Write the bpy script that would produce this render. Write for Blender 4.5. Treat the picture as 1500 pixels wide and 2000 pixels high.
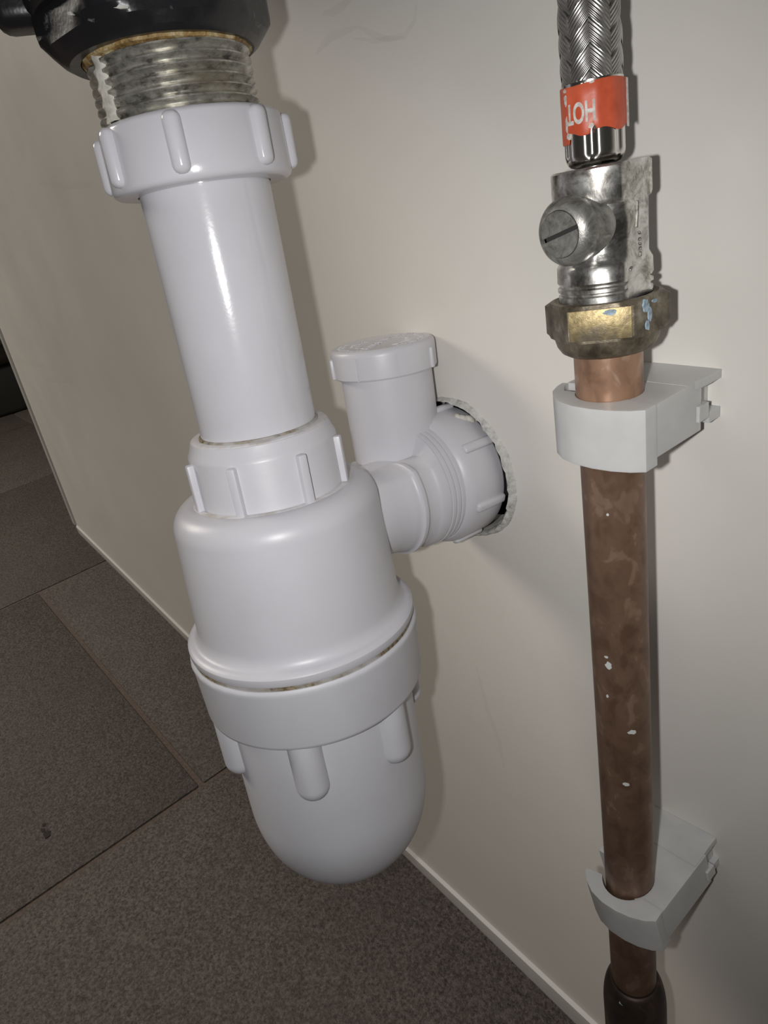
import bpy, bmesh, math, random
from mathutils import Matrix, Vector, noise
random.seed(7)
for o in list(bpy.data.objects): bpy.data.objects.remove(o, do_unlink=True)
S = bpy.context.scene
COL = S.collection
FLOOR_DROP = 0.51                      # lens height above the floor (m)
UP = Vector((0, 0, FLOOR_DROP))
# ------------------------------------------------------------------ camera
RT = Vector((0.613147, 0.769464, -0.178819)); CU = Vector((-0.247499, 0.402079, 0.881520)); BK = Vector((0.750197, -0.496243, 0.436974))
ROT = Matrix((RT, CU, BK)).transposed().to_4x4()
cam_d = bpy.data.cameras.new('camera'); cam = bpy.data.objects.new('camera', cam_d); COL.objects.link(cam)
cam.matrix_world = Matrix.Translation(UP) @ ROT
cam_d.sensor_fit = 'VERTICAL'; cam_d.sensor_height = 36; cam_d.lens = 1360.4 / 2000 * 36
cam_d.clip_start = 0.005; cam_d.clip_end = 50
S.camera = cam
# ------------------------------------------------------------------ light: dim room light + the phone's flash beside its lens
w = bpy.data.worlds.new('room_light'); S.world = w; w.use_nodes = True
bg = w.node_tree.nodes['Background']; bg.inputs[0].default_value = (1.0, 0.93, 0.85, 1); bg.inputs[1].default_value = 0.03
fl = bpy.data.lights.new('phone_flash', 'SPOT'); fl.shadow_soft_size = 0.003; fl.energy = 1.16; fl.color = (1.0, 0.99, 0.985)
fl.spot_size = math.radians(132); fl.spot_blend = 1.0
flo = bpy.data.objects.new('phone_flash', fl); COL.objects.link(flo)
flo.matrix_world = Matrix.Translation(UP + RT * -0.019 + CU * -0.004) @ ROT
lp = bpy.data.lights.new('room_lamp', 'AREA'); lp.shape = 'DISK'; lp.size = 0.7; lp.energy = 18; lp.color = (1.0, 0.925, 0.83)
lpo = bpy.data.objects.new('room_lamp', lp); COL.objects.link(lpo)
lamp_at = Vector((-1.85, -.88, 1.50)); lpo.matrix_world = Matrix.Translation(lamp_at) @ (Vector((-.75, .15, .35)) - lamp_at).to_track_quat('-Z', 'Y').to_matrix().to_4x4()
vs = S.view_settings; vs.view_transform = 'Standard'; vs.look = 'None'; vs.gamma = 1; vs.exposure = 0.0
vs.use_curve_mapping = False

# ------------------------------------------------------------------ materials
class N:
    def __init__(s, name):
        s.m = bpy.data.materials.new(name); s.m.use_nodes = True; s.t = s.m.node_tree
        s.b = s.t.nodes['Principled BSDF']; s.co = s.t.nodes.new('ShaderNodeTexCoord').outputs['Object']
    def set(s, **k):
        for a, v in k.items(): s.b.inputs[a.replace('_', ' ')].default_value = v
        return s
    def add(s, ty, **k):
        n = s.t.nodes.new(ty)
        for a, v in k.items(): setattr(n, a, v)
        return n
    def link(s, a, b): s.t.links.new(a, b)
    def map(s, scale):
        n = s.add('ShaderNodeMapping'); n.inputs['Scale'].default_value = scale; s.link(s.co, n.inputs[0]); return n.outputs[0]
    def noise(s, scale, detail=4, rough=.6, vec=None, dist=0):
        n = s.add('ShaderNodeTexNoise'); n.inputs['Scale'].default_value = scale; n.inputs['Detail'].default_value = detail
        n.inputs['Roughness'].default_value = rough; n.inputs['Distortion'].default_value = dist
        s.link(vec or s.co, n.inputs['Vector']); return n.outputs['Fac']
    def ramp(s, fac, stops):
        n = s.add('ShaderNodeValToRGB'); e = n.color_ramp.elements
        while len(e) < len(stops): e.new(0.5)
        for i, (p, c) in enumerate(stops): e[i].position = p; e[i].color = (*c, 1) if len(c) == 3 else c
        s.link(fac, n.inputs[0]); return n.outputs[0]
    def mix(s, fac, a, b):
        n = s.add('ShaderNodeMix', data_type='RGBA')
        if isinstance(fac, float): n.inputs[0].default_value = fac
        else: s.link(fac, n.inputs[0])
        for i, v in ((6, a), (7, b)):
            if isinstance(v, tuple): n.inputs[i].default_value = (*v, 1)
            else: s.link(v, n.inputs[i])
        return n.outputs[2]
    def color(s, c):
        if isinstance(c, tuple): s.b.inputs['Base Color'].default_value = (*c, 1)
        else: s.link(c, s.b.inputs['Base Color'])
        return s
    def to(s, sock, name): s.link(sock, s.b.inputs[name]); return s
    def bump(s, h, strength, dist):
        n = s.add('ShaderNodeBump'); n.inputs['Strength'].default_value = strength; n.inputs['Distance'].default_value = dist
        s.link(h, n.inputs['Height']); s.link(n.outputs[0], s.b.inputs['Normal']); return s
G3 = lambda v: (v, v, v)

def plastic(name, rough, col=(.63, .625, .66)):
    x = N(name); f = x.noise(55, 5, .6)
    x.color(x.ramp(f, [(.3, tuple(c*.94 for c in col)), (.7, col)]))
    x.set(Roughness=rough, Specular_IOR_Level=.5, Subsurface_Weight=.06, Subsurface_Radius=(.004, .004, .004), Subsurface_Scale=.3)
    x.bump(x.noise(900, 2, .5), .04, .0004); return x.m
M_GLOSS = plastic('white_gloss_plastic', .16)
M_WHITE = plastic('white_plastic', .38)
M_MATT = plastic('white_matt_plastic', .5, (.63, .63, .665))
x = N('grimy_white_plastic'); f = x.noise(420, 6, .75); g = x.noise(130, 4, .6)
x.color(x.mix(x.ramp(g, [(.52, G3(0)), (.7, G3(.75))]), x.ramp(f, [(.4, (.62, .60, .60)), (.6, (.70, .69, .71))]), (.42, .38, .31))).set(Roughness=.6); M_GRIME = x.m
x = N('dark_seam_grime'); g = x.noise(48, 3, .6); f = x.noise(700, 5, .7)
x.color(x.mix(x.ramp(g, [(.46, G3(0)), (.56, G3(1))]), (.40, .385, .37), x.ramp(f, [(.38, (.06, .04, .015)), (.6, (.30, .24, .15))]))).set(Roughness=.8); M_SEAM = x.m
x = N('black_plastic'); f = x.noise(160, 5, .7, dist=.6); g = x.noise(38, 3, .5)
x.color(x.mix(x.ramp(f, [(.64, G3(0)), (.74, G3(1))]), (.012, .012, .014), (.20, .20, .21)))
x.set(Roughness=.33).bump(x.noise(220, 3, .6), .25, .0006); M_BLACK = x.m
x = N('dull_threaded_metal'); v = x.map((1, 1, 2.4)); f = x.noise(260, 6, .72, v); g = x.noise(60, 3, .6)
c = x.ramp(f, [(.36, (.17, .16, .14)), (.47, (.44, .43, .39)), (.62, (.66, .645, .59))])
x.color(x.mix(x.ramp(g, [(.55, G3(0)), (.7, G3(.6))]), c, (.45, .40, .29))).set(Metallic=.75, Roughness=.3).bump(f, .15, .0004); M_THREAD = x.m
x = N('dried_paste'); x.color(x.ramp(x.noise(300, 4, .7), [(.35, (.42, .40, .34)), (.6, (.66, .65, .59))])).set(Roughness=.7).bump(x.noise(500, 4, .6), .3, .0004); M_PASTE = x.m
x = N('rusty_sealant'); x.color(x.ramp(x.noise(260, 5, .7), [(.35, (.10, .055, .015)), (.52, (.34, .22, .08)), (.68, (.62, .55, .36))])).set(Roughness=.6).bump(x.noise(400, 4, .6), .6, .0006); M_RUST = x.m
x = N('tarnished_chrome'); f = x.noise(190, 6, .75, dist=.5); g = x.noise(70, 4, .6)
c = x.ramp(f, [(.38, (.26, .245, .22)), (.52, (.62, .61, .58)), (.62, (.80, .79, .77))])
x.color(c).set(Metallic=.93).to(x.ramp(g, [(.4, G3(.17)), (.62, G3(.42))]), 'Roughness').bump(f, .12, .0004); M_CHROME = x.m
x = N('dull_grey_metal'); f = x.noise(240, 6, .75, dist=.6)
x.color(x.ramp(f, [(.35, (.13, .125, .11)), (.5, (.29, .285, .26)), (.66, (.46, .45, .42))])).set(Metallic=.65, Roughness=.42).bump(f, .3, .0005); M_DULL = x.m
x = N('polished_chrome'); x.color((.72, .70, .67)).set(Metallic=1, Roughness=.2); M_POL = x.m
x = N('tarnished_brass'); f = x.noise(900, 4, .7); g = x.noise(75, 5, .65)
c = x.ramp(f, [(.35, (.25, .19, .085)), (.6, (.42, .33, .17))])
c = x.mix(x.ramp(g, [(.47, G3(0)), (.6, G3(.85))]), c, (.17, .145, .11))
x.color(c).set(Metallic=.55, Roughness=.45).bump(f, .3, .0003); M_BRASS = x.m
x = N('dark_brass'); f = x.noise(210, 6, .7)
x.color(x.ramp(f, [(.35, (.075, .062, .045)), (.55, (.2, .165, .115)), (.7, (.36, .33, .28))])).set(Metallic=.55, Roughness=.45).bump(f, .35, .0005); M_DBRASS = x.m
x = N('verdigris'); x.color(x.ramp(x.noise(500, 4, .7), [(.35, (.20, .27, .32)), (.6, (.42, .52, .60))])).set(Roughness=.8).bump(x.noise(700, 4, .6), .6, .0006); M_VERD = x.m
def copper(name, dark, mid, lite, rough):
    x = N(name); v = x.map((1, 1, .7)); f = x.noise(170, 3, .55, v, .4); g = x.noise(60, 5, .7, x.map((1.4, 1.4, .5)))
    c = x.ramp(f, [(.36, dark), (.5, mid), (.57, mid), (.63, lite)])
    c = x.mix(x.ramp(g, [(.35, G3(0)), (.7, G3(.6))]), c, dark)
    x.color(c).set(Metallic=.45, Roughness=rough).bump(f, .08, .0003); return x.m
M_COPPER = copper('tarnished_copper', (.16, .095, .062), (.235, .145, .098), (.34, .225, .16), .42)
M_COPPER2 = copper('bright_copper', (.28, .16, .10), (.43, .26, .17), (.58, .40, .29), .36)
M_COPPER3 = copper('dark_copper', (.045, .032, .025), (.075, .052, .04), (.12, .085, .065), .5)  # darker copper for the coupling
x = N('paint_speck'); x.color((.62, .64, .62)).set(Roughness=.6); M_SPECK = x.m
x = N('translucent_white_nylon'); x.color(x.ramp(x.noise(90, 3, .5), [(.35, (.56, .56, .55)), (.65, (.62, .62, .61))]))
x.set(Roughness=.38, Subsurface_Weight=.35, Subsurface_Radius=(.006, .006, .005), Subsurface_Scale=.5); M_NYLON = x.m
x = N('braided_steel_wire'); wv = x.add('ShaderNodeTexWave'); wv.wave_type = 'BANDS'; wv.bands_direction = 'X'
uvn = x.add('ShaderNodeUVMap'); x.link(uvn.outputs[0], wv.inputs['Vector']); wv.inputs['Scale'].default_value = 1.9
x.color(x.mix(x.ramp(x.noise(300, 3, .6), [(.4, G3(0)), (.65, G3(1))]), (.40, .39, .37), (.62, .61, .59))).set(Metallic=.9, Roughness=.3)
x.bump(wv.outputs['Fac'], .55, .00025); M_WIRE = x.m
x = N('dark_rubber'); x.color((.02, .02, .02)).set(Roughness=.6); M_RUB = x.m
x = N('orange_red_tape'); f = x.noise(420, 5, .7); g = x.noise(110, 4, .6)
c = x.ramp(x.noise(140, 3, .6), [(.35, (.55, .085, .035)), (.65, (.72, .14, .065))])
x.color(x.mix(x.ramp(g, [(.66, G3(0)), (.70, G3(1))]), c, (.55, .52, .46))).set(Roughness=.42).bump(f, .12, .0003); M_TAPE = x.m
x = N('worn_white_print'); x.color(x.ramp(x.noise(900, 4, .7), [(.4, (.50, .45, .40)), (.6, (.72, .69, .64))])).set(Roughness=.6); M_PRINT = x.m
x = N('cream_painted_panel'); f = x.noise(7, 6, .65); g = x.noise(2.2, 3, .6)
c = x.ramp(f, [(.3, (.755, .732, .675)), (.7, (.805, .782, .725))])
c = x.mix(x.ramp(g, [(.42, G3(0)), (.7, G3(.5))]), c, (.745, .695, .645))
x.color(c).to(x.ramp(f, [(.3, G3(.30)), (.7, G3(.42))]), 'Roughness').bump(x.noise(420, 3, .5), .03, .0004); M_PANEL = x.m
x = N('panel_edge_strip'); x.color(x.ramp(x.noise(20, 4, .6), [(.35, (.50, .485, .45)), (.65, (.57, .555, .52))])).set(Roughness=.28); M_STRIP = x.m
x = N('strip_lip_highlight'); x.color((.84, .83, .80)).set(Roughness=.2); M_LIP = x.m  # whiter than the strip: highlight on its chamfer painted in
x = N('scuff_and_shade_edge'); x.color((.74, .73, .69)).set(Roughness=.5, Alpha=.10); M_SCUFF_SHADE = x.m
x = N('crumbling_filler'); f = x.noise(420, 6, .7)
x.color(x.ramp(f, [(.30, (.09, .085, .075)), (.36, (.45, .44, .41)), (.6, (.70, .69, .65))])).set(Roughness=.85).bump(f, .8, .0008); M_FILL = x.m
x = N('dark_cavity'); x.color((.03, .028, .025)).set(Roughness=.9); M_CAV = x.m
x = N('taupe_stone_tile'); f = x.noise(380, 5, .75); g = x.noise(6, 5, .6); h = x.noise(700, 2, .6)
c = x.ramp(f, [(.36, (.060, .048, .039)), (.5, (.155, .128, .110)), (.64, (.265, .225, .198))])
x.color(x.mix(x.ramp(g, [(.4, G3(0)), (.7, G3(.35))]), c, (.105, .085, .075)))
x.set(Specular_IOR_Level=.5).to(x.ramp(h, [(.45, G3(.5)), (.68, G3(.14))]), 'Roughness').bump(f, .8, .0016); M_TILE = x.m
x = N('brown_grout'); x.color(x.ramp(x.noise(300, 4, .7), [(.35, (.12, .09, .073)), (.65, (.21, .165, .135))])).set(Roughness=.9).bump(x.noise(500, 3, .6), .4, .001); M_GROUT = x.m
x = N('dark_tile_chip'); x.color((.03, .025, .022)).set(Roughness=.8); M_CHIP = x.m
x = N('dark_wood'); x.color(x.ramp(x.noise(12, 4, .6), [(.35, (.018, .014, .012)), (.65, (.035, .028, .024))])).set(Roughness=.5); M_DARK = x.m
x = N('grey_box_card'); x.color((.055, .056, .052)).set(Roughness=.55); M_BOX = x.m
x = N('pale_metal'); x.color((.5, .48, .46)).set(Metallic=.6, Roughness=.35); M_PALE = x.m
x = N('room_wall_paint'); x.color(x.ramp(x.noise(4, 3, .5), [(.35, (.30, .27, .24)), (.65, (.33, .30, .27))])).set(Roughness=.8); M_ROOM = x.m

# ------------------------------------------------------------------ builders
MW = {}
def link(o, parent, mw):
    COL.objects.link(o)
    if parent is not None:
        o.parent = parent; o.matrix_basis = MW[parent.name].inverted() @ mw
    else: o.matrix_basis = mw
    MW[o.name] = mw.copy(); return o
def tag(o, label=None, cat=None, group=None, kind=None):
    for k, v in (('label', label), ('category', cat), ('group', group), ('kind', kind)):
        if v: o[k] = v
    return o
def thing(name, mw, label, cat, group=None):
    return tag(link(bpy.data.objects.new(name, None), None, mw), label, cat, group)
def mesh_from(bm, name, mat, angle=35):
    bmesh.ops.recalc_face_normals(bm, faces=bm.faces[:])
    me = bpy.data.meshes.new(name); bm.to_mesh(me); bm.free(); me.materials.append(mat)
    for p in me.polygons: p.use_smooth = True
    me.set_sharp_from_angle(angle=math.radians(angle)); return me
def part(name, me, parent, mw, label=None):
    return tag(link(bpy.data.objects.new(name, me), parent, mw), label)
def basis(o, right, away, up):
    return Matrix((right, away, up)).transposed().to_4x4() if o is None else Matrix.Translation(o) @ Matrix((right, away, up)).transposed().to_4x4()
def view_frame(o, ax):
    """frame on an axis: x to the right as the lens sees it, y away from the lens, z along the axis (o without floor lift)"""
    v = -o; v = (v - ax * ax.dot(v)).normalized()
    return basis(o + UP, ax.cross(v), -v, ax)
mm = .001
def lathe(bm, prof, n=64, rfun=None, close=False):
    """prof: (z, r) in metres from one end to the other"""
    rings = []
    for z, r in prof:
        if r <= 1e-7: rings.append([bm.verts.new((0, 0, z))]); continue
        ring = []
        for i in range(n):
            a = 2 * math.pi * i / n
            rr = rfun(a, z, r) if rfun else r
            ring.append(bm.verts.new((rr * math.sin(a), -rr * math.cos(a), z)))
        rings.append(ring)
    pairs = list(zip(rings, rings[1:]))
    if close: pairs.append((rings[-1], rings[0]))
    for A, B in pairs:
        if len(A) == 1 and len(B) == 1: continue
        for i in range(n):
            j = (i + 1) % n
            if len(A) == 1: bm.faces.new((A[0], B[i], B[j]))
            elif len(B) == 1: bm.faces.new((A[i], A[j], B[0]))
            else: bm.faces.new((A[i], A[j], B[j], B[i]))
    return rings
def lathe_mesh(name, prof, mat, n=64, scale=mm, rfun=None, close=False, angle=35):
    bm = bmesh.new(); lathe(bm, [(z * scale, r * scale) for z, r in prof], n, rfun, close)
    return mesh_from(bm, name, mat, angle)
def arc(z0, r0, z1, r1, n=6, first='r'):
    """quarter ellipse between two profile points; first='r': leaves along r, arrives along z"""
    out = []
    for i in range(n + 1):
        t = math.pi / 2 * i / n
        if first == 'r': out.append((z0 + (z1 - z0) * (1 - math.cos(t)), r0 + (r1 - r0) * math.sin(t)))
        else: out.append((z0 + (z1 - z0) * math.sin(t), r0 + (r1 - r0) * (1 - math.cos(t))))
    return out
def rbox_bm(bm, size, bev, seg=2, at=(0, 0, 0)):
    r = bmesh.ops.create_cube(bm, size=1); vs = r['verts']
    bmesh.ops.scale(bm, vec=size, verts=vs); bmesh.ops.translate(bm, vec=at, verts=vs)
    es = list({e for v in vs for e in v.link_edges})
    if bev: bmesh.ops.bevel(bm, geom=es, offset=bev, segments=seg, profile=.5, affect='EDGES')
def rbox(name, size, bev, mat, seg=2, angle=40):
    bm = bmesh.new(); rbox_bm(bm, size, bev, seg); return mesh_from(bm, name, mat, angle)
def prism(name, pts, z0, z1, mat, bev=0, angle=35):
    """outline pts (x, y) extruded from z0 to z1"""
    bm = bmesh.new(); a = [bm.verts.new((x, y, z0)) for x, y in pts]; b = [bm.verts.new((x, y, z1)) for x, y in pts]
    n = len(pts); bm.faces.new(a[::-1]); bm.faces.new(b)
    for i in range(n): bm.faces.new((a[i], a[(i+1) % n], b[(i+1) % n], b[i]))
    if bev:
        es = [e for e in bm.edges if len(e.link_faces) == 2 and e.calc_face_angle(0) > .6]
        bmesh.ops.bevel(bm, geom=es, offset=bev, segments=2, profile=.5, affect='EDGES')
    return mesh_from(bm, name, mat, angle)
def around(mw, theta, r, z):
    """frame on a turned surface: x tangent, y inward, z along axis"""
    t = math.radians(theta)
    return mw @ Matrix.Translation((r * math.sin(t), -r * math.cos(t), z)) @ Matrix.Rotation(t, 4, 'Z')
def text_mesh(name, s, size, extrude, mat, align='CENTER', fat=.012):
    cu = bpy.data.curves.new(name, 'FONT'); cu.body = s; cu.size = size; cu.extrude = extrude; cu.align_x = align; cu.align_y = 'CENTER'; cu.offset = size * fat
    o = bpy.data.objects.new(name, cu); COL.objects.link(o)
    dg = bpy.context.evaluated_depsgraph_get(); me = bpy.data.meshes.new_from_object(o.evaluated_get(dg))
    bpy.data.objects.remove(o); bpy.data.curves.remove(cu); me.name = name
    me.materials.clear(); me.materials.append(mat); return me
def blob(name, pts, thick, mat):
    """thin irregular fleck lying in the xy plane"""
    return prism(name, pts, 0, thick, mat)
def ring_pts(rx, ry, n, jit, seed=0):
    rnd = random.Random(seed)
    return [(rx * math.cos(6.2832*i/n) * (1 + jit*(rnd.random()-.5)), ry * math.sin(6.2832*i/n) * (1 + jit*(rnd.random()-.5))) for i in range(n)]

WALL_Y = 0.153
K = 1.0434
TP = Vector((-0.174231, 0.081102, -0.029277)) * K; TD = Vector((-0.0542774, 0.0756189, 0.9956585)).normalized()
OD = Vector((0.0041162, 0.9971368, -0.0755068)).normalized()
TRAP = view_frame(TP, TD); OUT_O = TP + TD * (-.063 * K); OUT = view_frame(OUT_O, OD)
PC = Vector((-0.0972083, 0.1330111, -0.0081487)); PD = Vector((-0.0310196, 0.0385181, 0.9987763)).normalized()
PIPE = view_frame(PC, PD)

# ------------------------------------------------------------------ setting: panel, edge strips, room, floor
# panel outline in (x, z) of the lens frame
BOT = [(-1.040, -.3835), (-.80, -.3905), (-.55, -.3975), (-.287, -.4025), (-.132, -.3985), (.02, -.396), (.45, -.392)]
LEFT = [(-1.040, -.3835), (-.989, -.0902), (-.897, .42)]
HC = OUT_O + OD * ((WALL_Y - OUT_O.y) / OD.y); HR = 24.7 * mm * K
def hole_pt(i, n, extra=0):
    a = 2 * math.pi * i / n
    r = HR * (1 + .018 * math.sin(3*a + 1) + .012 * math.sin(11*a)) + extra
    return HC.x + r * math.cos(a), HC.z + r * math.sin(a)
bm = bmesh.new(); outer = BOT + [(.45, .42), (-.897, .42), (-.989, -.0902)]
ov = [bm.verts.new((x_, WALL_Y, z_)) for x_, z_ in outer]; NH = 56
hv = [bm.verts.new((*[hole_pt(i, NH)[0]], WALL_Y, hole_pt(i, NH)[1])) for i in range(NH)]
es = [bm.edges.new((l[i], l[(i+1) % len(l)])) for l in (ov, hv) for i in range(len(l))]
bmesh.ops.triangle_fill(bm, use_beauty=True, edges=es)
ext = bmesh.ops.extrude_face_region(bm, geom=bm.faces[:])
bmesh.ops.translate(bm, vec=(0, .016, 0), verts=[v for v in ext['geom'] if isinstance(v, bmesh.types.BMVert)])
panel = part('wall_back', mesh_from(bm, 'wall_back', M_PANEL, 20), None, Matrix.Translation(UP)); tag(panel, 'cream painted board panel behind the pipes', None, None, 'structure')
# unseen dark boards added behind the panel to keep the hole dark
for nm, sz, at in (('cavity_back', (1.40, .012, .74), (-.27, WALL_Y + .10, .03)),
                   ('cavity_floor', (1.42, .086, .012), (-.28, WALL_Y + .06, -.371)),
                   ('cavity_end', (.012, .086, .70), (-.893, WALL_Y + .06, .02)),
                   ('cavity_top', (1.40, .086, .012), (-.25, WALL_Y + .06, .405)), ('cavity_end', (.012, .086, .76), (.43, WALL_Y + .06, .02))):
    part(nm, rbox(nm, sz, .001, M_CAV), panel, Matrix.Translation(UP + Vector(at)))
def edge_strip(name, line, width, outdir, mat):
    """strip along a polyline in (x, z): profile proud of the panel by 1.6 mm"""
    bm = bmesh.new(); rows = []
    for i, (px, pz) in enumerate(line):
        wdt = width[i]
        q = []
        for u, y in ((0, .0), (0, -.0002), (.0019, -.0020), (.0026, -.0022), (wdt - .0012, -.0019), (wdt, -.0008), (wdt, .017), (0, .017)):
            q.append(bm.verts.new((px + outdir[0] * u, WALL_Y + y, pz + outdir[1] * u)))
        rows.append(q)
    for A, B in zip(rows, rows[1:]):
        for i in range(len(A)): bm.faces.new((A[i], A[(i+1) % len(A)], B[(i+1) % len(A)], B[i]))
    for f_ in bm.faces:
        f_.material_index = 0
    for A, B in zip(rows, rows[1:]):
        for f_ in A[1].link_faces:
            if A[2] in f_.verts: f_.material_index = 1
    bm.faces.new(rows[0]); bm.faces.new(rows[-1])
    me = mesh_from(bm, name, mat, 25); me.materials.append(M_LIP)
    return part(name, me, None, Matrix.Translation(UP))
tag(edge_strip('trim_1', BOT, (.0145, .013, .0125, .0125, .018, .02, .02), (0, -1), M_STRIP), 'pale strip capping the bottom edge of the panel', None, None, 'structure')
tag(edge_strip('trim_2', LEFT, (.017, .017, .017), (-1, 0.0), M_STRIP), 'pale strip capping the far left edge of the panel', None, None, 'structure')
# crumbled filler round the waste hole
bm = bmesh.new(); rows = []; n = 110
for i in range(n):
    a = 2 * math.pi * i / n; ca, sa = math.cos(a), math.sin(a)
    k1 = .5 + .5 * noise.noise((ca*3, sa*3, 1.7)); k2 = .5 + .5 * noise.noise((ca*9, sa*9, 4.2)); k3 = .5 + .5*noise.noise((ca*20, sa*20, 8.))
    side = .45 + .55 * max(0, math.cos(a - .25))
    ri = HR - (.0002 + .0009 * k2 * side); ro = HR + side * (.0010 + .0024 * k1 + .0012 * k3); h = .0006 + .0020 * k2 * side + .0009 * k3
    q = []
    for f_, y in ((0, .010), (0, -.3*h), (.3, -h), (.7, -.75*h), (1, .0004)):
        r = ri + (ro - ri) * f_ + (.0005 * (k3 - .5) if 0 < f_ < 1 else 0)
        q.append(bm.verts.new((HC.x + r*ca, WALL_Y + y, HC.z + r*sa)))
    rows.append(q)
for i in range(n):
    A, B = rows[i], rows[(i+1) % n]
    for j in range(len(A) - 1): bm.faces.new((A[j], A[j+1], B[j+1], B[j]))
part('filler_ring', mesh_from(bm, 'filler_ring', M_FILL, 50), panel, Matrix.Translation(UP), 'crumbling white filler around the waste hole')
# dried smears on the panel, plus one painted shadow edge
def smear_and_shade_edge(pts, wid):
    bm = bmesh.new(); rows = []
    for i, (px, pz) in enumerate(pts):
        a = pts[max(0, i-1)]; b = pts[min(len(pts)-1, i+1)]; d = Vector((b[0]-a[0], b[1]-a[1])).normalized(); w_ = wid * math.sin(math.pi * (i + .35) / (len(pts) - .3))
        rows.append([bm.verts.new((px - d.y*w_*s, WALL_Y - y, pz + d.x*w_*s)) for s, y in ((-1, -.0002), (-.4, .00008), (.4, .00008), (1, -.0002))])
    for A, B in zip(rows, rows[1:]):
        for j in range(3): bm.faces.new((A[j], A[j+1], B[j+1], B[j]))
    part('smear_and_shade_edge', mesh_from(bm, 'smear_and_shade_edge', M_SCUFF_SHADE, 60), panel, Matrix.Translation(UP))
def pix(px, py):                       # where the panel shows a mark
    d = RT * ((px - 750) / 1360.4) + CU * (-(py - 1000) / 1360.4) - BK
    q = d * (WALL_Y / d.y); return q.x, q.z
for line, wd in (([(618, 108), (630, 88), (650, 70), (675, 60), (698, 52)], .0022), ([(698, 52), (715, 60), (735, 70), (760, 76), (790, 72)], .0016),
                 ([(630, 28), (650, 24), (670, 10), (690, -8)], .0022), ([(690, 75), (730, 80), (790, 70), (810, 40), (815, 0)], .0015),
                 ([(0, 445), (15, 480), (28, 510), (40, 530)], .006), ([(75, 357), (120, 360), (185, 360)], .006), ([(88, 744), (115, 743), (135, 738), (142, 742)], .008),
                 ([(20, 705), (60, 708), (85, 712)], .008), ([(985, 1500), (975, 1450), (950, 1380), (930, 1300)], .0025)):  # last stroke paints the faint edge of a soft shadow
    smear_and_shade_edge([pix(*q) for q in line], wd)
# floor
GROUND = Matrix.Translation((0, 0, 0))
floor = part('floor', rbox('floor', (5.2, 4.2, .02), .0, M_GROUT), None, Matrix.Translation((-1.4, 0, -.0108)))
tag(floor, 'brown grouted floor of taupe stone tiles', None, None, 'structure')
tile_me = rbox('floor_tile', (.5945, .5945, .014), .0016, M_TILE, 2)
GR = Matrix.Translation((-.5625, .095, 0)) @ Matrix.Rotation(math.radians(1.6), 4, 'Z')
for c in range(-4, 3):
    for r_ in range(-3, 4):
        cx = .6 * c + .3; cy = .6 * r_ + .3 + (.3 if c % 2 == 0 else 0)
        wv = GR @ Vector((cx, cy, 0))
        if -3.6 < wv.x < .9 and -1.7 < wv.y < 1.9:
            part('floor_tile', tile_me, floor, GR @ Matrix.Translation((cx, cy, -.0062 + random.uniform(-.0001, .0001))))
chip = prism('tile_chip', ring_pts(.0042, .0030, 9, .6, 3), 0, .0004, M_CHIP)
def floor_pix(px, py):
    d = RT * ((px - 750) / 1360.4) + CU * (-(py - 1000) / 1360.4) - BK
    return UP + d * (-(FLOOR_DROP - .0010) / d.z)
for px, py, s in ((92, 1630, 1.2), (84, 1622, .7), (86, 1611, .6)):
    part('tile_chip', chip, floor, Matrix.Translation(floor_pix(px, py)) @ Matrix.Scale(s, 4))
# the dim end of the room past the panel
tag(part('wall_far', rbox('wall_far', (.06, 4.2, 1.6), .002, M_ROOM), None, Matrix.Translation((-3.95, 0, .8))), 'dim painted wall at the far end of the room', None, None, 'structure')

# ------------------------------------------------------------------ bottle trap
kmm = mm * K
trap = thing('bottle_trap', TRAP @ Matrix.Translation((0, 0, -.196 * K)), 'white plastic bottle trap hanging under the threaded basin waste', 'trap')
def tpart(name, prof, mat, parent=trap, mw=TRAP, n=96, rfun=None, label=None, angle=35):
    return part(name, lathe_mesh(name, prof, mat, n, kmm, rfun, False, angle), parent, mw, label)
tpart('inlet_tube', [(44, 14), (44, 15.6), (43.6, 16), (-40, 16), (-40, 14.5), (44, 14)], M_GLOSS)
# top nut
nut1 = tpart('inlet_nut', [(46.4, 17), (46.8, 20.6), (46.3, 21.4), (45.6, 21.7), (36, 21.9), (33.7, 21.9), (33.0, 21.6), (32.5, 20.9), (32.3, 19.6), (32.3, 16.3), (34, 16.2), (46.4, 17)], M_GLOSS)
rib1 = rbox('rib', (4.1*kmm, 4.6*kmm, 12.4*kmm), 1.75*kmm, M_GLOSS, 4)
for th in (-10, 42, 86, 131, 176, -137, -94, -57): part('rib', rib1, nut1, around(TRAP, th, 21.4*kmm, 40.1*kmm))
# lower nut
nut2 = tpart('body_nut', [(-28.6, 16.25), (-28.6, 18.6), (-29.0, 19.2), (-31.9, 20.3), (-32.6, 20.7), (-33.2, 20.85), (-49.4, 21.0), (-50.2, 21.3), (-50.8, 21.2), (-51, 17)], M_WHITE)
rib2 = rbox('rib', (2.5*kmm, 3.6*kmm, 16.2*kmm), .55*kmm, M_WHITE, 2)
for th in (-70, -25.5, 24, 69, 114, 159, -156, -113): part('rib', rib2, nut2, around(TRAP, th, 20.8*kmm, -41.4*kmm))
tpart('grimy_rim', [(-28.75, 16.2), (-28.45, 16.4), (-28.4, 18.3), (-28.7, 18.9), (-29.0, 19.0)], M_GRIME, nut2, label='grimy limescale on the top face of the nut')
def seam_r(a, z, r): return r + .00035 * noise.noise((math.sin(a)*9, math.cos(a)*9, z*300)) - .00012
tpart('seam_dirt', [(-28.5, 15.95), (-27.9, 16.1), (-28.0, 16.5), (-28.5, 16.9)], M_SEAM, nut2, rfun=seam_r)
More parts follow.
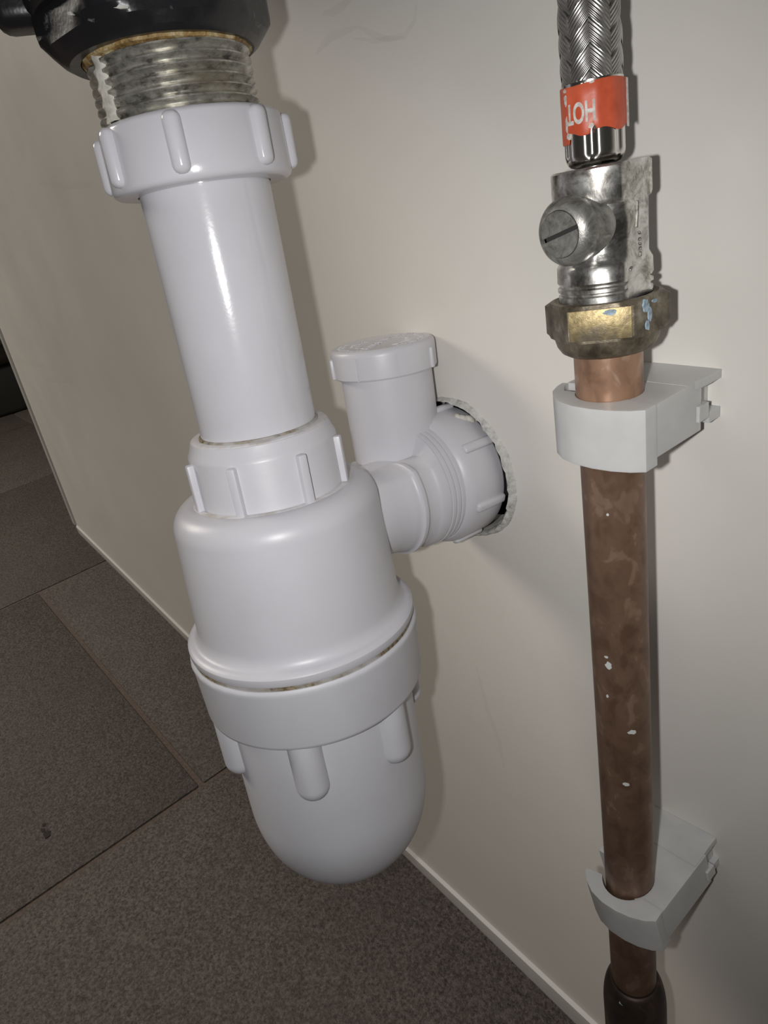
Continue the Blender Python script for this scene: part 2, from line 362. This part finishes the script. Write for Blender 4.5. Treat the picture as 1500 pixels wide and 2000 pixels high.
# body
body = [(-50, 17), (-47.4, 19), (-46.6, 22.5)] + arc(-46.4, 23.5, -53.2, 29.7, 10) + [(-58, 29.9), (-66, 30.3), (-78, 30.8)] + arc(-83.2, 30.95, -87.3, 33.4, 8, 'z') + [(-87.8, 34.3), (-88.4, 34.75), (-90.2, 34.75), (-90.9, 34.3), (-91.0, 30)]
tpart('trap_body', body, M_WHITE)
def dirt_r(a, z, r): return r + .0004 * noise.noise((math.sin(a)*7, math.cos(a)*7, z*200 + 3)) - .0001
tpart('shoulder_grime', [(-47.0, 20.8), (-46.35, 21.3), (-46.4, 22.6), (-46.75, 23.2)], M_GRIME, rfun=dirt_r)
tpart('seal_ring', [(-90.6, 32), (-90.8, 34.25), (-92.6, 34.25), (-92.8, 32)], M_SEAM, label='dirty seam between body and collar')
def burr_r(a, z, r): return r + (.00018 * noise.noise((math.sin(a)*22, math.cos(a)*22, z*90)) if z > -.0975 else 0)
collar = tpart('collar', [(-92.2, 33), (-92.0, 34.6), (-92.5, 35.05), (-93.2, 35.2), (-94.2, 34.95), (-110.6, 34.35), (-111.6, 34.1), (-112.1, 33.6), (-112.2, 29.5)], M_MATT, rfun=burr_r)
cup = [(-110, 29.4), (-112.5, 29.6), (-118, 29.9), (-152, 29.95)]
for i in range(1, 17):
    t = math.pi/2 * i / 16; cup.append((-152 - 33.0 * math.sin(t)**1.0, 29.95 * max(0, math.cos(t))**.74))
cup[-1] = (cup[-1][0], 0)
cup_o = tpart('trap_cup', cup, M_MATT)
# rounded lugs on the cup
def lug_mesh(rad, length):
    bm = bmesh.new(); prof = [(0, rad * .98), (-length + rad, rad)]
    for i in range(1, 9):
        t = math.pi/2 * i/8; prof.append((-length + rad - rad*math.sin(t), rad*math.cos(t) if i < 8 else 0))
    lathe(bm, [(z*kmm, r*kmm) for z, r in prof], 28); return mesh_from(bm, 'lug', M_MATT, 60)
lug = lug_mesh(5.1, 21.5)
for th in (-14.5, 40, -74, 97, 152, -133): part('lug', lug, cup_o, around(TRAP, th, 29.0*kmm, -111.5*kmm))
def saddle_r(a, z, r):
    # hollow where the access stub grows out of the branch
    d = math.degrees((a + math.pi) % (2*math.pi) - math.pi); zz = z / kmm
    wgt = max(0, min(1, (-12 - d) / 36)) * max(0, min(1, (d + 128) / 20)) * max(0, min(1, (zz - 20) / 8)) * max(0, min(1, (48.2 - zz) / 1.5))
    return r - wgt * max(0, r - 12.4*kmm)
# outlet branch, thread and nut along the outlet axis
tpart('outlet_branch', [(10, 17.2), (20, 17.3), (26, 17.4), (30, 17.4), (33, 17.4), (36, 18.2)] + arc(36.6, 18.4, 38.6, 19.7, 4, 'z') + [(39.6, 19.8), (40.3, 19.5), (40.7, 18.9), (41.2, 18.7), (44.4, 18.9), (45.4, 19.6), (46.4, 20.2), (48.9, 20.35), (49.0, 15)], M_WHITE, mw=OUT, rfun=saddle_r)
thread = tpart('outlet_thread', [(48.8, 15), (48.9, 20.0)] + [q for i in range(3) for q in ((49.2 + 2.0*i, 19.8), (49.5 + 2.0*i, 20.55), (50.7 + 2.0*i, 20.55), (51.0 + 2.0*i, 19.8))] + [(56, 19.7), (56, 15)], M_WHITE, mw=OUT)
nut3 = tpart('outlet_nut', [(54.6, 19), (54.6, 20.8), (55.0, 21.3), (56.8, 22.2), (58.0, 22.6), (69.4, 22.6), (70.2, 22.2), (70.4, 21.4), (70.4, 15), (54.6, 15)], M_WHITE, mw=OUT)
rib3 = rbox('rib', (3.2*kmm, 2.9*kmm, 12.4*kmm), 1.0*kmm, M_WHITE, 3)
for th in (-63, -11.5, 39.5, 91, 142, -166, -114): part('rib', rib3, nut3, around(OUT, th, 22.3*kmm, 63.8*kmm))
tpart('outlet_pipe', [(60, 14), (60, 16), (95, 16), (95, 14)], M_WHITE, mw=OUT)
# access stub and its cap
SK = 1.042
STUB = view_frame((TP + TD * (-.0600 * K) + OD * (.0462 * K)) * SK, TD) @ Matrix.Scale(SK, 4)
tpart('access_stub', [(0, 13.6), (8, 14.1), (38, 14.2), (38, 12)], M_WHITE, mw=STUB)
cap = tpart('access_cap', [(36.6, 14.3), (36.7, 15.6), (37.2, 16.0), (43.6, 16.15), (44.7, 16.0), (45.3, 15.5), (45.6, 14.8), (45.45, 14.2), (45.35, 0)], M_WHITE, mw=STUB)
rib4 = rbox('rib', (5.2*kmm, 1.4*kmm, 7.4*kmm), .25*kmm, M_WHITE, 2)
rib4b = rbox('rib', (1.5*kmm, 2.0*kmm, 6.2*kmm), .5*kmm, M_WHITE, 2)
for th in (-79, 60, 105, 150, -165, -120): part('rib', rib4b, cap, around(STUB, th, 15.9*kmm, 40.0*kmm))
groove = rbox('groove', (.35*kmm, .5*kmm, 7.0*kmm), .05*kmm, M_MATT, 1)
for th in (-31, 13): part('rib', groove, cap, around(STUB, th, 16.1*kmm, 40.4*kmm))
FACE = STUB @ Matrix.Translation((0, 0, 45.35*kmm))
part('lettering', text_mesh('lettering', 'MADE IN UK.', 3.5*kmm, .22*kmm, M_GLOSS), cap, FACE @ Matrix.Translation((-1.0*kmm, 0, 0)) @ Matrix.Rotation(math.radians(66), 4, 'Z'), 'raised lettering across the cap')
bm = bmesh.new(); rnd = random.Random(3)
for rad, a0, a1, nn, hgt in ((12.6, 152, 246, 14, 2.2), (8.6, 128, 244, 11, 2.9), (8.6, -52, 72, 12, 2.9), (12.6, -68, 62, 15, 2.2)):
    for i in range(nn):
        a = math.radians(a0 + (a1 - a0) * i / (nn - 1))
        for kk in range(2):
            b2 = bmesh.new()
            rbox_bm(b2, (hgt*kmm * rnd.choice((1, 1, .55)), .42*kmm, .42*kmm), .1*kmm, 1)
            m4 = Matrix.Rotation(a + (kk - .5) * .75 / rad * 1.3, 4, 'Z') @ Matrix.Translation((rad*kmm + rnd.uniform(-.3, .3)*kmm, 0, 0)) @ Matrix.Rotation(rnd.choice((0, 0, .5, -.5, 1.57)), 4, 'Z')
            bmesh.ops.transform(b2, matrix=m4, verts=b2.verts[:]); tmp = bpy.data.meshes.new('t'); b2.to_mesh(tmp); b2.free(); bm.from_mesh(tmp); bpy.data.meshes.remove(tmp)
part('raised_marks', mesh_from(bm, 'raised_marks', M_GLOSS, 40), cap, FACE, 'worn raised marks in arcs on the cap')
part('dot', lathe_mesh('dot', [(0, 1.1), (.25, 1.05), (.35, .7), (.35, 0)], M_GLOSS, 20, kmm), cap, FACE @ Matrix.Translation((4.0*kmm, -8.6*kmm, 0)))
bm = bmesh.new()
for i, (dx, dz, s) in enumerate(((0, 0, 1), (.9, -1.6, .9), (1.3, -3.4, .7), (-1.4, .8, .8), (-2.6, 1.2, .6))):
    r = bmesh.ops.create_icosphere(bm, subdivisions=2, radius=1.35*kmm*s)
    for v in r['verts']: v.co = v.co * (1 + .35 * noise.noise(v.co * 900)) ; v.co.z *= 1.5; v.co += Vector((dx*kmm, 0, dz*kmm))
part('filler_smear', mesh_from(bm, 'filler_smear', M_PASTE, 60), nut3, around(OUT, -36, 22.4*kmm, 68*kmm) @ Matrix.Rotation(1.2, 4, 'Y'), 'white filler smeared on the nut')

# ------------------------------------------------------------------ basin waste: threaded tail and black back nut
WST = TRAP @ Matrix.Translation((-1.6*kmm, 0, 0))
waste = thing('basin_waste', WST @ Matrix.Translation((0, 0, 40*kmm)), 'threaded metal basin waste under a black plastic back nut', 'basin waste')
bm = bmesh.new(); turns, per, pitch = 16, 72, 2.05
z0 = 44.0; rows = []
SL0, SL1 = math.radians(-66), math.radians(-50)
def in_slot(a):
    a = (a + math.pi) % (2*math.pi) - math.pi; return SL0 < a < SL1
prev = None
for i in range(turns * per + 1):
    a = 2*math.pi * i / per; zz = z0 + pitch * i / per; q = []
    for dz, r in ((0, 17.3), (.40, 17.75), (.85, 18.75), (1.15, 18.75), (1.65, 17.75)):
        if in_slot(a): r = 17.55
        q.append(bm.verts.new((r*kmm*math.sin(a), -r*kmm*math.cos(a), (zz + dz)*kmm)))
    q.append(bm.verts.new((17.3*kmm*math.sin(a), -17.3*kmm*math.cos(a), (zz + pitch)*kmm)))
    if prev:
        for j in range(5): bm.faces.new((prev[j], q[j], q[j+1], prev[j+1]))
    prev = q
part('threaded_tail', mesh_from(bm, 'threaded_tail', M_THREAD, 28), waste, WST, 'dull metal screw thread with limescale')
part('tail_core', lathe_mesh('tail_core', [(40, 14.8), (40, 17.1), (80, 17.1), (80, 14.8)], M_THREAD, 48, kmm), waste, WST)
bm = bmesh.new(); rows = []
for i in range(25):
    z = 47.5 + 13.5 * i / 24
    e = 1.0 * noise.noise((z*.5, 0, 2)) * math.radians(4)
    rows.append([bm.verts.new((r*kmm*math.sin(a), -r*kmm*math.cos(a), z*kmm)) for a, r in ((SL0 + .02, 17.4), (SL0 + .05, 18.3 + .25*math.sin(z*2)), ((SL0+SL1)/2, 18.6 + .2*math.sin(z*1.7)), (SL1 - .05 + e, 18.35), (SL1 + e, 17.4))])
for A, B in zip(rows, rows[1:]):
    for j in range(4): bm.faces.new((A[j], A[j+1], B[j+1], B[j]))
part('paste_streak', mesh_from(bm, 'paste_streak', M_PASTE, 60), waste, WST, 'pale dried paste filling the slot in the thread')
def lump_r(a, z, r): return r + .0011 * noise.noise((math.sin(a)*6, math.cos(a)*6, z*250)) + .0006 * noise.noise((math.sin(a)*17, math.cos(a)*17, z*500))
part('sealant_bead', lathe_mesh('sealant_bead', [(59.6, 17.6), (60.0, 18.9), (61.2, 19.6), (62.8, 19.8), (64, 19)], M_RUST, 90, kmm, lump_r), waste, WST, 'rust stained sealant bead under the nut')
# black nut: hexagon skirt, stepped flange and one lug
BN = TRAP @ Matrix.Translation((-2.6*kmm, 0, 0))
def hex_r(rc, rot, rnd_=.93):
    def f(a, z, r):
        b = (a - rot) % (math.pi/3) - math.pi/6
        rr = min(rc * math.cos(math.pi/6) / math.cos(b), rc * rnd_)
        return min(r, rr*kmm) if r > .02*K else r
    return f
hexprof = [(60.6, 18.6), (60.4, 21.0), (61.4, 22.6), (63.4, 24.4), (65.2, 26.0), (66.4, 26.6), (84, 26.6), (84, 18)]
bnut = part('back_nut', lathe_mesh('back_nut', hexprof, M_BLACK, 120, kmm, hex_r(27.4, math.radians(-83), .955), angle=22), waste, BN, 'black plastic back nut with scratched faces')
part('flange', lathe_mesh('flange', [(69.4, 20), (69.6, 25.6), (70.6, 26.6), (72, 27.0), (84, 27.0), (84, 20)], M_BLACK, 96, kmm), bnut, BN)
lugb = rbox('wing', (11*kmm, 16*kmm, 16*kmm), 3.2*kmm, M_BLACK, 4)
for th in (-88, 150): part('wing', lugb, bnut, around(BN, th, 26.0*kmm, 76.5*kmm))
# pale scratches, built as thin flecks on the skirt
for th, z, l, t, rot in ((-2, 75, 5.5, .5, .25), (-4, 70.5, 3.2, .8, -.1), (30, 67.3, 9, .8, 1.40), (44, 68.0, 5, .8, 1.5), (-16, 64.6, 6, .9, 1.35), (-14, 74, 3, .35, .9), (18, 73, 2.4, .35, .9), (-52, 73, 2.6, .7, .5), (-40, 65.6, 1.6, .7, 1.2)):
    rr = hex_r(27.4, math.radians(-83), .955)(math.radians(th), 0, 26.6*kmm) if z > 66 else 24.9*kmm
    me = prism('scratch', [(x_*1.0, y_) for x_, y_ in ring_pts(t*kmm*.42, l*kmm*.45, 12, .9, int(z*10))], -.0004, .00012, M_PASTE)
    part('scratch', me, bnut, around(BN, th, rr, z*kmm) @ Matrix.Rotation(math.pi/2, 4, 'X') @ Matrix.Rotation(rot, 4, 'Z'))

# ------------------------------------------------------------------ copper pipe
pipe = thing('copper_pipe', PIPE @ Matrix.Translation((0, 0, -.500)), 'tarnished brown copper pipe running down beside the panel', 'pipe')
part('pipe_tube', lathe_mesh('pipe_tube', [(-30, 6.8), (-30, 7.5)] + [(-30 - 5*i, 7.5) for i in range(1, 94)] + [(-498, 6.8)], M_COPPER, 64), pipe, PIPE)
part('bright_end', lathe_mesh('bright_end', [(-34, 7.3), (-34, 7.53), (-50, 7.53), (-50.4, 7.45)], M_COPPER2, 64), pipe, PIPE, 'brighter orange copper just below the nut')
for th, z, rx, ry, sd in ((-24, -119.5, .9, 1.1, 1), (-5, -126, .0, 0, 2), (18, -141.5, 1.1, .7, 3), (1, -160.5, 1.0, .55, 4), (-28, -117, .5, .35, 5), (-30, -130, .35, .5, 6), (-12, -75, .35, .35, 7)):
    if rx: part('paint_speck', prism('paint_speck', ring_pts(rx*mm, ry*mm, 10, .5, sd), -.0006, .00012, M_SPECK), pipe, around(PIPE, th, 7.5*mm, z*mm) @ Matrix.Rotation(math.pi/2, 4, 'X'))
# dark fitting low on the pipe
fit = thing('pipe_coupling', PIPE @ Matrix.Translation((0, 0, -.312)), 'dark coupling swelling round the copper pipe at its lower end', 'pipe fitting')
part('coupling_sleeve', lathe_mesh('coupling_sleeve', [(-257.0, 7.52)] + arc(-258, 7.55, -272, 10.7, 10) + [(-292, 10.7), (-300, 9.6), (-312, 9.4), (-312, 7.55)], M_COPPER3, 64), fit, PIPE)
part('verdigris_spot', prism('verdigris_spot', ring_pts(1.5*mm, 1.9*mm, 14, .9, 11), -.0012, .0004, M_VERD), fit, around(PIPE, -30, 8.4*mm, -262.5*mm) @ Matrix.Rotation(math.pi/2 + .5, 4, 'X'), 'pale blue grey corrosion spot')

# ------------------------------------------------------------------ isolation valve
VALVE = PIPE
valve = thing('isolation_valve', PIPE @ Matrix.Translation((0, 0, -.0365)), 'tarnished chrome isolation valve with a slotted screw and brass nut', 'valve')
inv3 = PIPE.to_3x3().inverted()
xl = (inv3 @ Vector((1, 0, 0))); xl.z = 0; xl.normalize()
def flat_cut(bm, dist):
    for v in bm.verts:
        d = v.co.x * xl.x + v.co.y * xl.y
        if d > dist:
            v.co.x -= xl.x * (d - dist); v.co.y -= xl.y * (d - dist)
bm = bmesh.new()
lathe(bm, [(z*mm, r*mm) for z, r in [(-2.5, 5.2), (-2.4, 7.0), (.1, 7.4), (.5, 7.8), (.5, 9.4), (.1, 9.9), (-5.6, 9.95), (-6.3, 9.7), (-6.7, 9.15), (-10, 9.1), (-17.0, 9.1), (-17.8, 9.5), (-18.4, 9.85), (-21.4, 9.95), (-21.9, 9.6), (-22.0, 9.2), (-22.3, 9.2), (-22.6, 9.9), (-23.3, 9.9), (-23.6, 9.3), (-23.9, 9.3), (-24.2, 9.8), (-25.6, 9.8), (-26, 8)]], 128)
flat_cut(bm, 8.5*mm)
vbody = part('valve_body', mesh_from(bm, 'valve_body', M_CHROME, 30), valve, PIPE)
# raised marks on the flat side
FLAT = PIPE @ Matrix((Vector((-xl.y, xl.x, 0)), Vector((0, 0, 1)), xl)).transposed().to_4x4()
for (u, z, l, wd, rot) in ((-.3, -9.6, 5.0, .45, -.12), (.3, -13.2, .8, .4, .7), (.35, -14.4, .7, .4, -.5), (.4, -15.3, .7, .4, .7), (.45, -16.2, .8, .4, -.5), (.5, -17.3, 1.0, .35, 0), (-2.9, -19.6, 1.1, .4, -.9)):
    part('cast_mark', rbox('cast_mark', (wd*mm, l*mm, .5*mm), .12*mm, M_DULL, 1), vbody, FLAT @ Matrix.Translation((u*mm, z*mm, 8.55*mm)) @ Matrix.Rotation(rot, 4, 'Z'))
# screw boss pointing out from the panel
BO = PC + PD * (-.0101); bax = Vector((.02, -1, -.0)).normalized()
BOSS = view_frame(BO, bax)
boss = part('screw_boss', lathe_mesh('screw_boss', [(2, 7.2), (6.5, 7.1), (8.0, 6.8), (9.4, 6.5), (10.2, 6.55), (11.5, 6.7), (12.4, 6.55), (13.2, 6.1), (13.9, 5.3), (14.2, 4.6), (13.9, 4.5), (13.7, 4.45)], M_DULL, 64), valve, BOSS, 'dull grey round boss')
# slotted screw head: two half moons with the slot between them
h = .42
sl_dir = (BOSS.to_3x3().inverted() @ Vector((.0078, 0, .0023))).normalized(); ang = math.atan2(sl_dir.y, sl_dir.x)
def half_moon(sgn):
    a0 = math.asin(h / 4.45); pts = [(4.45*math.cos(a0 + (math.pi - 2*a0)*i/16)*mm, sgn*4.45*math.sin(a0 + (math.pi - 2*a0)*i/16)*mm) for i in range(17)]
    return prism('screw_half', pts if sgn > 0 else pts[::-1], .0128, .0144, M_DULL, .00025)
scr = part('screw_head', lathe_mesh('screw_head', [(11, 4.5), (13.1, 4.5), (13.1, 0)], M_CAV, 40), boss, BOSS, 'dark floor of the screw slot')  # slot floor coloured near black
for sg in (1, -1): part('screw_half', half_moon(sg), boss, BOSS @ Matrix.Rotation(ang, 4, 'Z'))
# brass compression nut
def nut_r(rc, rot):
    def f(a, z, r):
        b = (a - rot) % (math.pi/3) - math.pi/6
        return min(r, rc*mm*math.cos(math.pi/6)/math.cos(b)) if r > 10.5*mm else r
    return f
cn = part('compression_nut', lathe_mesh('compression_nut', [(-25.4, 9.9), (-25.2, 11.0), (-25.4, 11.8), (-26.2, 13.3), (-32.4, 13.3), (-33.2, 12.2), (-33.4, 11.2)], M_DBRASS, 120, mm, nut_r(13.3, math.radians(-6.7 + 30)), angle=20), valve, PIPE, 'hexagonal brass nut')
part('nut_skirt', lathe_mesh('nut_skirt', [(-33.2, 11.4), (-33.8, 11.3), (-35.2, 10.9), (-36.6, 10.0), (-37.3, 8.8), (-37.4, 7.6)], M_DBRASS, 72), cn, PIPE)
part('nut_face', rbox('nut_face', (12.7*mm, .5*mm, 6.4*mm), .15*mm, M_BRASS, 2), cn, around(PIPE, -6.7, 11.42*mm, -29.4*mm), 'cleaner yellow brass face')
for th, rr, z, rx, ry, sd in ((2.5, 11.75, -27.0, 1.25, .6, 21), (38, 11.8, -27.0, .9, 1.3, 22), (44, 11.75, -29.0, .55, 1.5, 23), (40, 11.9, -31.2, .6, 1.0, 24), (52, 11.7, -26.7, .8, .4, 25)):
    part('verdigris_spot', prism('verdigris_spot', ring_pts(rx*mm, ry*mm, 18, .4, sd), -.0006, .00025, M_VERD), cn, (around(PIPE, -6.7, 11.75*mm, z*mm) @ Matrix.Translation((2.2*mm, 0, 0)) if th < 5 else around(PIPE, 53.3, 11.6*mm, z*mm) @ Matrix.Translation(((th - 50)*.22*mm, 0, 0))) @ Matrix.Rotation(math.pi/2, 4, 'X'), 'blue green corrosion spot')

# ------------------------------------------------------------------ braided hose with ferrule and red label
HOSE = PIPE @ Matrix.Translation((-.85*mm, 0, 0))
hose = thing('braided_hose', HOSE @ Matrix.Translation((0, 0, -.001)), 'braided steel flexible hose with a red label above the valve', 'hose')
def crimp(a, z, r):
    if 2.0*mm < z < 12*mm:
        b = math.cos(6*a + .5); return r - .0006 * max(0, b)**2
    return r
part('ferrule', lathe_mesh('ferrule', [(-2.2, 3.9), (.6, 4.1), (.9, 4.9), (1.4, 5.4), (2.0, 5.7), (2.6, 5.85)] + [(3 + i*.5, 5.9) for i in range(18)] + [(12.6, 5.9), (15.6, 5.9), (15.9, 5.5)], M_POL, 128, mm, crimp, angle=50), hose, HOSE, 'polished chrome crimped ferrule')
tube = part('inner_tube', lathe_mesh('inner_tube', [(12, 5.0), (136, 5.0)], M_RUB, 40), hose, HOSE)
braid = tag(link(bpy.data.objects.new('braid', None), hose, HOSE), 'woven steel wire braid')
bz0, bz1, NS = 14.2, 134.0, 9
LEAD = 36.0                       # rise of one turn
def strand(sgn, k):
    bm = bmesh.new(); uvl = bm.loops.layers.uv.new('UVMap'); rows = []; seg = 260
    for i in range(seg + 1):
        z = bz0 + (bz1 - bz0) * i / seg
        th = 2*math.pi*(sgn * z / LEAD + k / NS)
        # crossings happen every LEAD/(2*NS) in height: two over, two under
        ph = 2*math.pi * (z * 2*NS / LEAD) / 4 + (math.pi/2) * (k if sgn > 0 else -k) * 2 + (math.pi if sgn < 0 else 0)
        off = .26 * math.sin(ph)
        tang = Vector((-sgn, LEAD / (2*math.pi*5.6)))  # (around, up) normal-ish
        q = []
        for u in (-1, -.6, -.2, .2, .6, 1):
            wv_ = 1.62 * u                             # half width in mm
            cs = math.atan2(2*math.pi*5.6, LEAD)
            dz = -sgn * wv_ * math.sin(cs); da = wv_ * math.cos(cs)
            r = 5.52 + off + .22 * (1 - u*u)
            a = th + da / 5.6
            q.append((bm.verts.new((r*mm*math.sin(a), -r*mm*math.cos(a), (z + dz)*mm)), (u*.5 + .5, z / 6)))
        rows.append(q)
    for A, B in zip(rows, rows[1:]):
        for j in range(5):
            f = bm.faces.new((A[j][0], A[j+1][0], B[j+1][0], B[j][0]))
            for lp_, uv in zip(f.loops, (A[j][1], A[j+1][1], B[j+1][1], B[j][1])): lp_[uvl].uv = uv
    return mesh_from(bm, 'braid_strand', M_WIRE, 70)
for sgn in (1, -1):
    for k in range(NS): part('braid_strand', strand(sgn, k), braid, HOSE)
# red label wrapped round the ferrule: torn lower edge
bm = bmesh.new(); rows = []; n = 70
for i in range(n + 1):
    th = -150 + 232 * i / n
    lo = 5.2 if th < -48 else 6.7 + .45*math.sin(th*.09) + (.9 if -6 < th < 4 else 0)
    hi = 15.2 + .15*math.sin(th*.05)
    a = math.radians(th); r = 6.12 + .06*math.sin(th*.21) + (.25 if th > 74 else 0)
    rows.append([bm.verts.new((rr*mm*math.sin(a), -rr*mm*math.cos(a), (lo + (hi - lo)*f_)*mm)) for f_, rr in ((0, r - .1), (0.02, r), (.25, r + .03), (.5, r), (.75, r + .03), (.98, r), (1, r - .1))])
for A, B in zip(rows, rows[1:]):
    for j in range(6): bm.faces.new((A[j], A[j+1], B[j+1], B[j]))
label = part('label', mesh_from(bm, 'label', M_TAPE, 60), hose, HOSE, 'torn orange red tape label')
part('label_edge', prism('label_edge', [(-.3*mm, 6.6*mm), (.3*mm, 6.5*mm), (.3*mm, 14.9*mm), (-.3*mm, 15.0*mm)], 0, .0001, M_PRINT), label, around(HOSE, 84, 6.45*mm, 0) @ Matrix.Rotation(math.pi/2, 4, 'X') @ Matrix.Rotation(-.5, 4, 'Y'))
tm = text_mesh('label_text', 'HOT', 4.9*mm, .05*mm, M_PRINT, 'CENTER', .03)
bm = bmesh.new(); bm.from_mesh(tm); bmesh.ops.subdivide_edges(bm, edges=[e for e in bm.edges if e.calc_length() > .0006], cuts=2)
for v in bm.verts:
    xx, yy, zz = -v.co.x * .60, -v.co.y, v.co.z          # printed upside down
    a = math.radians(-24) + xx / (6.2*mm) ; r = 6.2*mm + zz
    v.co = Vector((r*math.sin(a), -r*math.cos(a), 10.5*mm + yy))
part('label_text', mesh_from(bm, 'label_text', M_PRINT, 60), label, HOSE, 'white lettering printed upside down')
for i, (th, z, rx, ry, sd) in enumerate(((-55, 14.6, .55, .35, 31), (-54, 13.0, .45, .9, 32), (-55, 8.6, .3, 1.5, 33), (-52, 6.7, .5, .6, 34), (-4, 7.6, .5, .5, 35), (0, 15.0, .45, .2, 36))):
    part('worn_patch', prism('worn_patch', ring_pts(rx*mm, ry*mm, 12, .8, sd), -.0003, .00005, M_PRINT), label, around(HOSE, th, 6.2*mm, z*mm) @ Matrix.Rotation(math.pi/2, 4, 'X'))

# ------------------------------------------------------------------ pipe clips
def clip_parts(root, mw, pipe_y_gap, opening=0, bw=14.8, short=False):
    """mw: x along panel, y to the panel, z up, origin on the pipe axis at the clip's top; pipe_y_gap: pipe axis to panel"""
    g = pipe_y_gap / mm
    circ = lambda r, a0, a1, n=14: [(r*math.sin(math.radians(a0 + (a1-a0)*i/n))*mm, -r*math.cos(math.radians(a0 + (a1-a0)*i/n))*mm) for i in range(n+1)]
    # saddle: block behind the pipe with a round seat
    pts = [(14.2*mm, -4.5*mm), (14.2*mm, (g-7.5)*mm), (-13.4*mm, (g-7.5)*mm), (-13.4*mm, 2*mm), (-7.8*mm, 2*mm)] + [(7.65*math.cos(math.radians(165 - 210*i/18))*mm, 7.65*math.sin(math.radians(165 - 210*i/18))*mm) for i in range(19)]
    part('saddle', prism('saddle', pts, -12.4*mm, -.05*mm, M_NYLON, .0004), root, mw)
    # strap: bowed front
    out = [(14.25, -7.6), (11.5, -9.4), (7.5, -10.8), (3, -11.5), (-2, -11.4), (-6.5, -10.2), (-10, -7.9), (-12.6, -4.8), (-14.0, -1.2), (-14.3, 1.0)]
    inn = [(-12.9, 1.4), (-12.1, -1.0), (-10.2, -3.4)] + [(7.7*math.cos(math.radians(205 + 130*i/14)), 7.7*math.sin(math.radians(205 + 130*i/14))) for i in range(15)] + [(14.25, -3.4)]
    if short: out = out[:-3] + [(-12.0, -5.6), (-12.5, -4.4)]; inn = [(-11.4, -3.6), (-10.6, -3.7)] + inn[3:]
    part('strap', prism('strap', [(a*mm, b*mm) for a, b in out + inn], -14.3*mm, 0.1*mm, M_NYLON, .0005), root, mw @ Matrix.Translation((.01425, -.0055, 0)) @ Matrix.Rotation(opening, 4, 'Z') @ Matrix.Translation((-.01425, .0055, 0)))
    # base: top plate, foot plate and web against the panel
    part('base_plate', prism('base_plate', [(-14.8*mm, (g-13)*mm), (13.9*mm, (g-13)*mm), (bw*mm, (g-5)*mm), (bw*mm, g*mm), (-14.8*mm, g*mm)], -1.9*mm, .05*mm, M_NYLON, .0003), root, mw)
    part('foot_plate', prism('foot_plate', [(-14.8*mm, (g-5)*mm), (bw*mm, (g-5)*mm), (bw*mm, g*mm), (-14.8*mm, g*mm)], -11.5*mm, -9.0*mm, M_NYLON, .0003), root, mw)
    part('web', prism('web', [(-10*mm, (g-8)*mm), (11.6*mm, (g-8)*mm), (11.6*mm, g*mm), (-10*mm, g*mm)], -10*mm, -1*mm, M_NYLON), root, mw)
    part('side_latch', prism('side_latch', [(12*mm, (g-9.5)*mm), (15.0*mm, (g-9.5)*mm), (15.0*mm, (g-5.6)*mm), (12*mm, (g-5.6)*mm)], -9.8*mm, -6*mm, M_NYLON, .0004), root, mw)
def clip_at(t, label, pitch=0, roll=0, opening=0, bw=14.8, short=False):
    q = PC + PD * t
    gap = WALL_Y - q.y
    mw = Matrix.Translation(Vector((q.x, q.y, q.z)) + UP) @ Matrix.Rotation(pitch, 4, 'X') @ Matrix.Rotation(roll, 4, 'Y')
    root = thing('pipe_clip', mw, label, 'pipe clip', 'white clips holding the copper pipe')
    clip_parts(root, mw, gap / math.cos(pitch), opening, bw, short); return root
clip_at(-.0470, 'white plastic pipe clip just below the brass nut of the valve')
clip_at(-.2078, 'white plastic pipe clip low on the copper pipe above the dark coupling', math.radians(5), math.radians(-7), math.radians(4), 13.4, True)

# ------------------------------------------------------------------ dark things at the far end of the room
fb = thing('storage_box', Matrix.Translation((-2.75, .28, .0)), 'dark storage box on the floor past the left end of the panel', 'box')
m0 = Matrix.Translation((-2.75, .28, 0))
part('box_body', rbox('box_body', (.30, .42, .16), .012, M_BOX, 3), fb, m0 @ Matrix.Translation((0, 0, .0805)))
part('box_lid', rbox('box_lid', (.32, .44, .03), .008, M_DARK, 2), fb, m0 @ Matrix.Translation((0, 0, .176)))
part('handle', rbox('handle', (.012, .16, .018), .004, M_PALE, 2), fb, m0 @ Matrix.Translation((.158, -.06, .13)))

# ------------------------------------------------------------------ the basin the waste hangs from (unseen above the frame; bowl widened to shade the panel)
bo = TP + TD * (.0880 * K); BAS = Matrix.Translation(bo + UP)
basin = thing('basin', BAS, 'white ceramic basin above the black back nut', 'basin')
bp = [(4, 16), (4, 30), (0, 31), (0, 42)] + [(8 + 120*(i/14)**1.5, 42 + 163*math.sin(i/14*math.pi/2)) for i in range(15)] + [(136, 207), (136, 195), (20, 40), (12, 16)]
part('bowl', lathe_mesh('bowl', bp, M_GLOSS, 72), basin, BAS)
part('washer', lathe_mesh('washer', [(-4, 17), (-4, 27), (.2, 27), (.2, 17)], M_RUB, 48), basin, BAS)
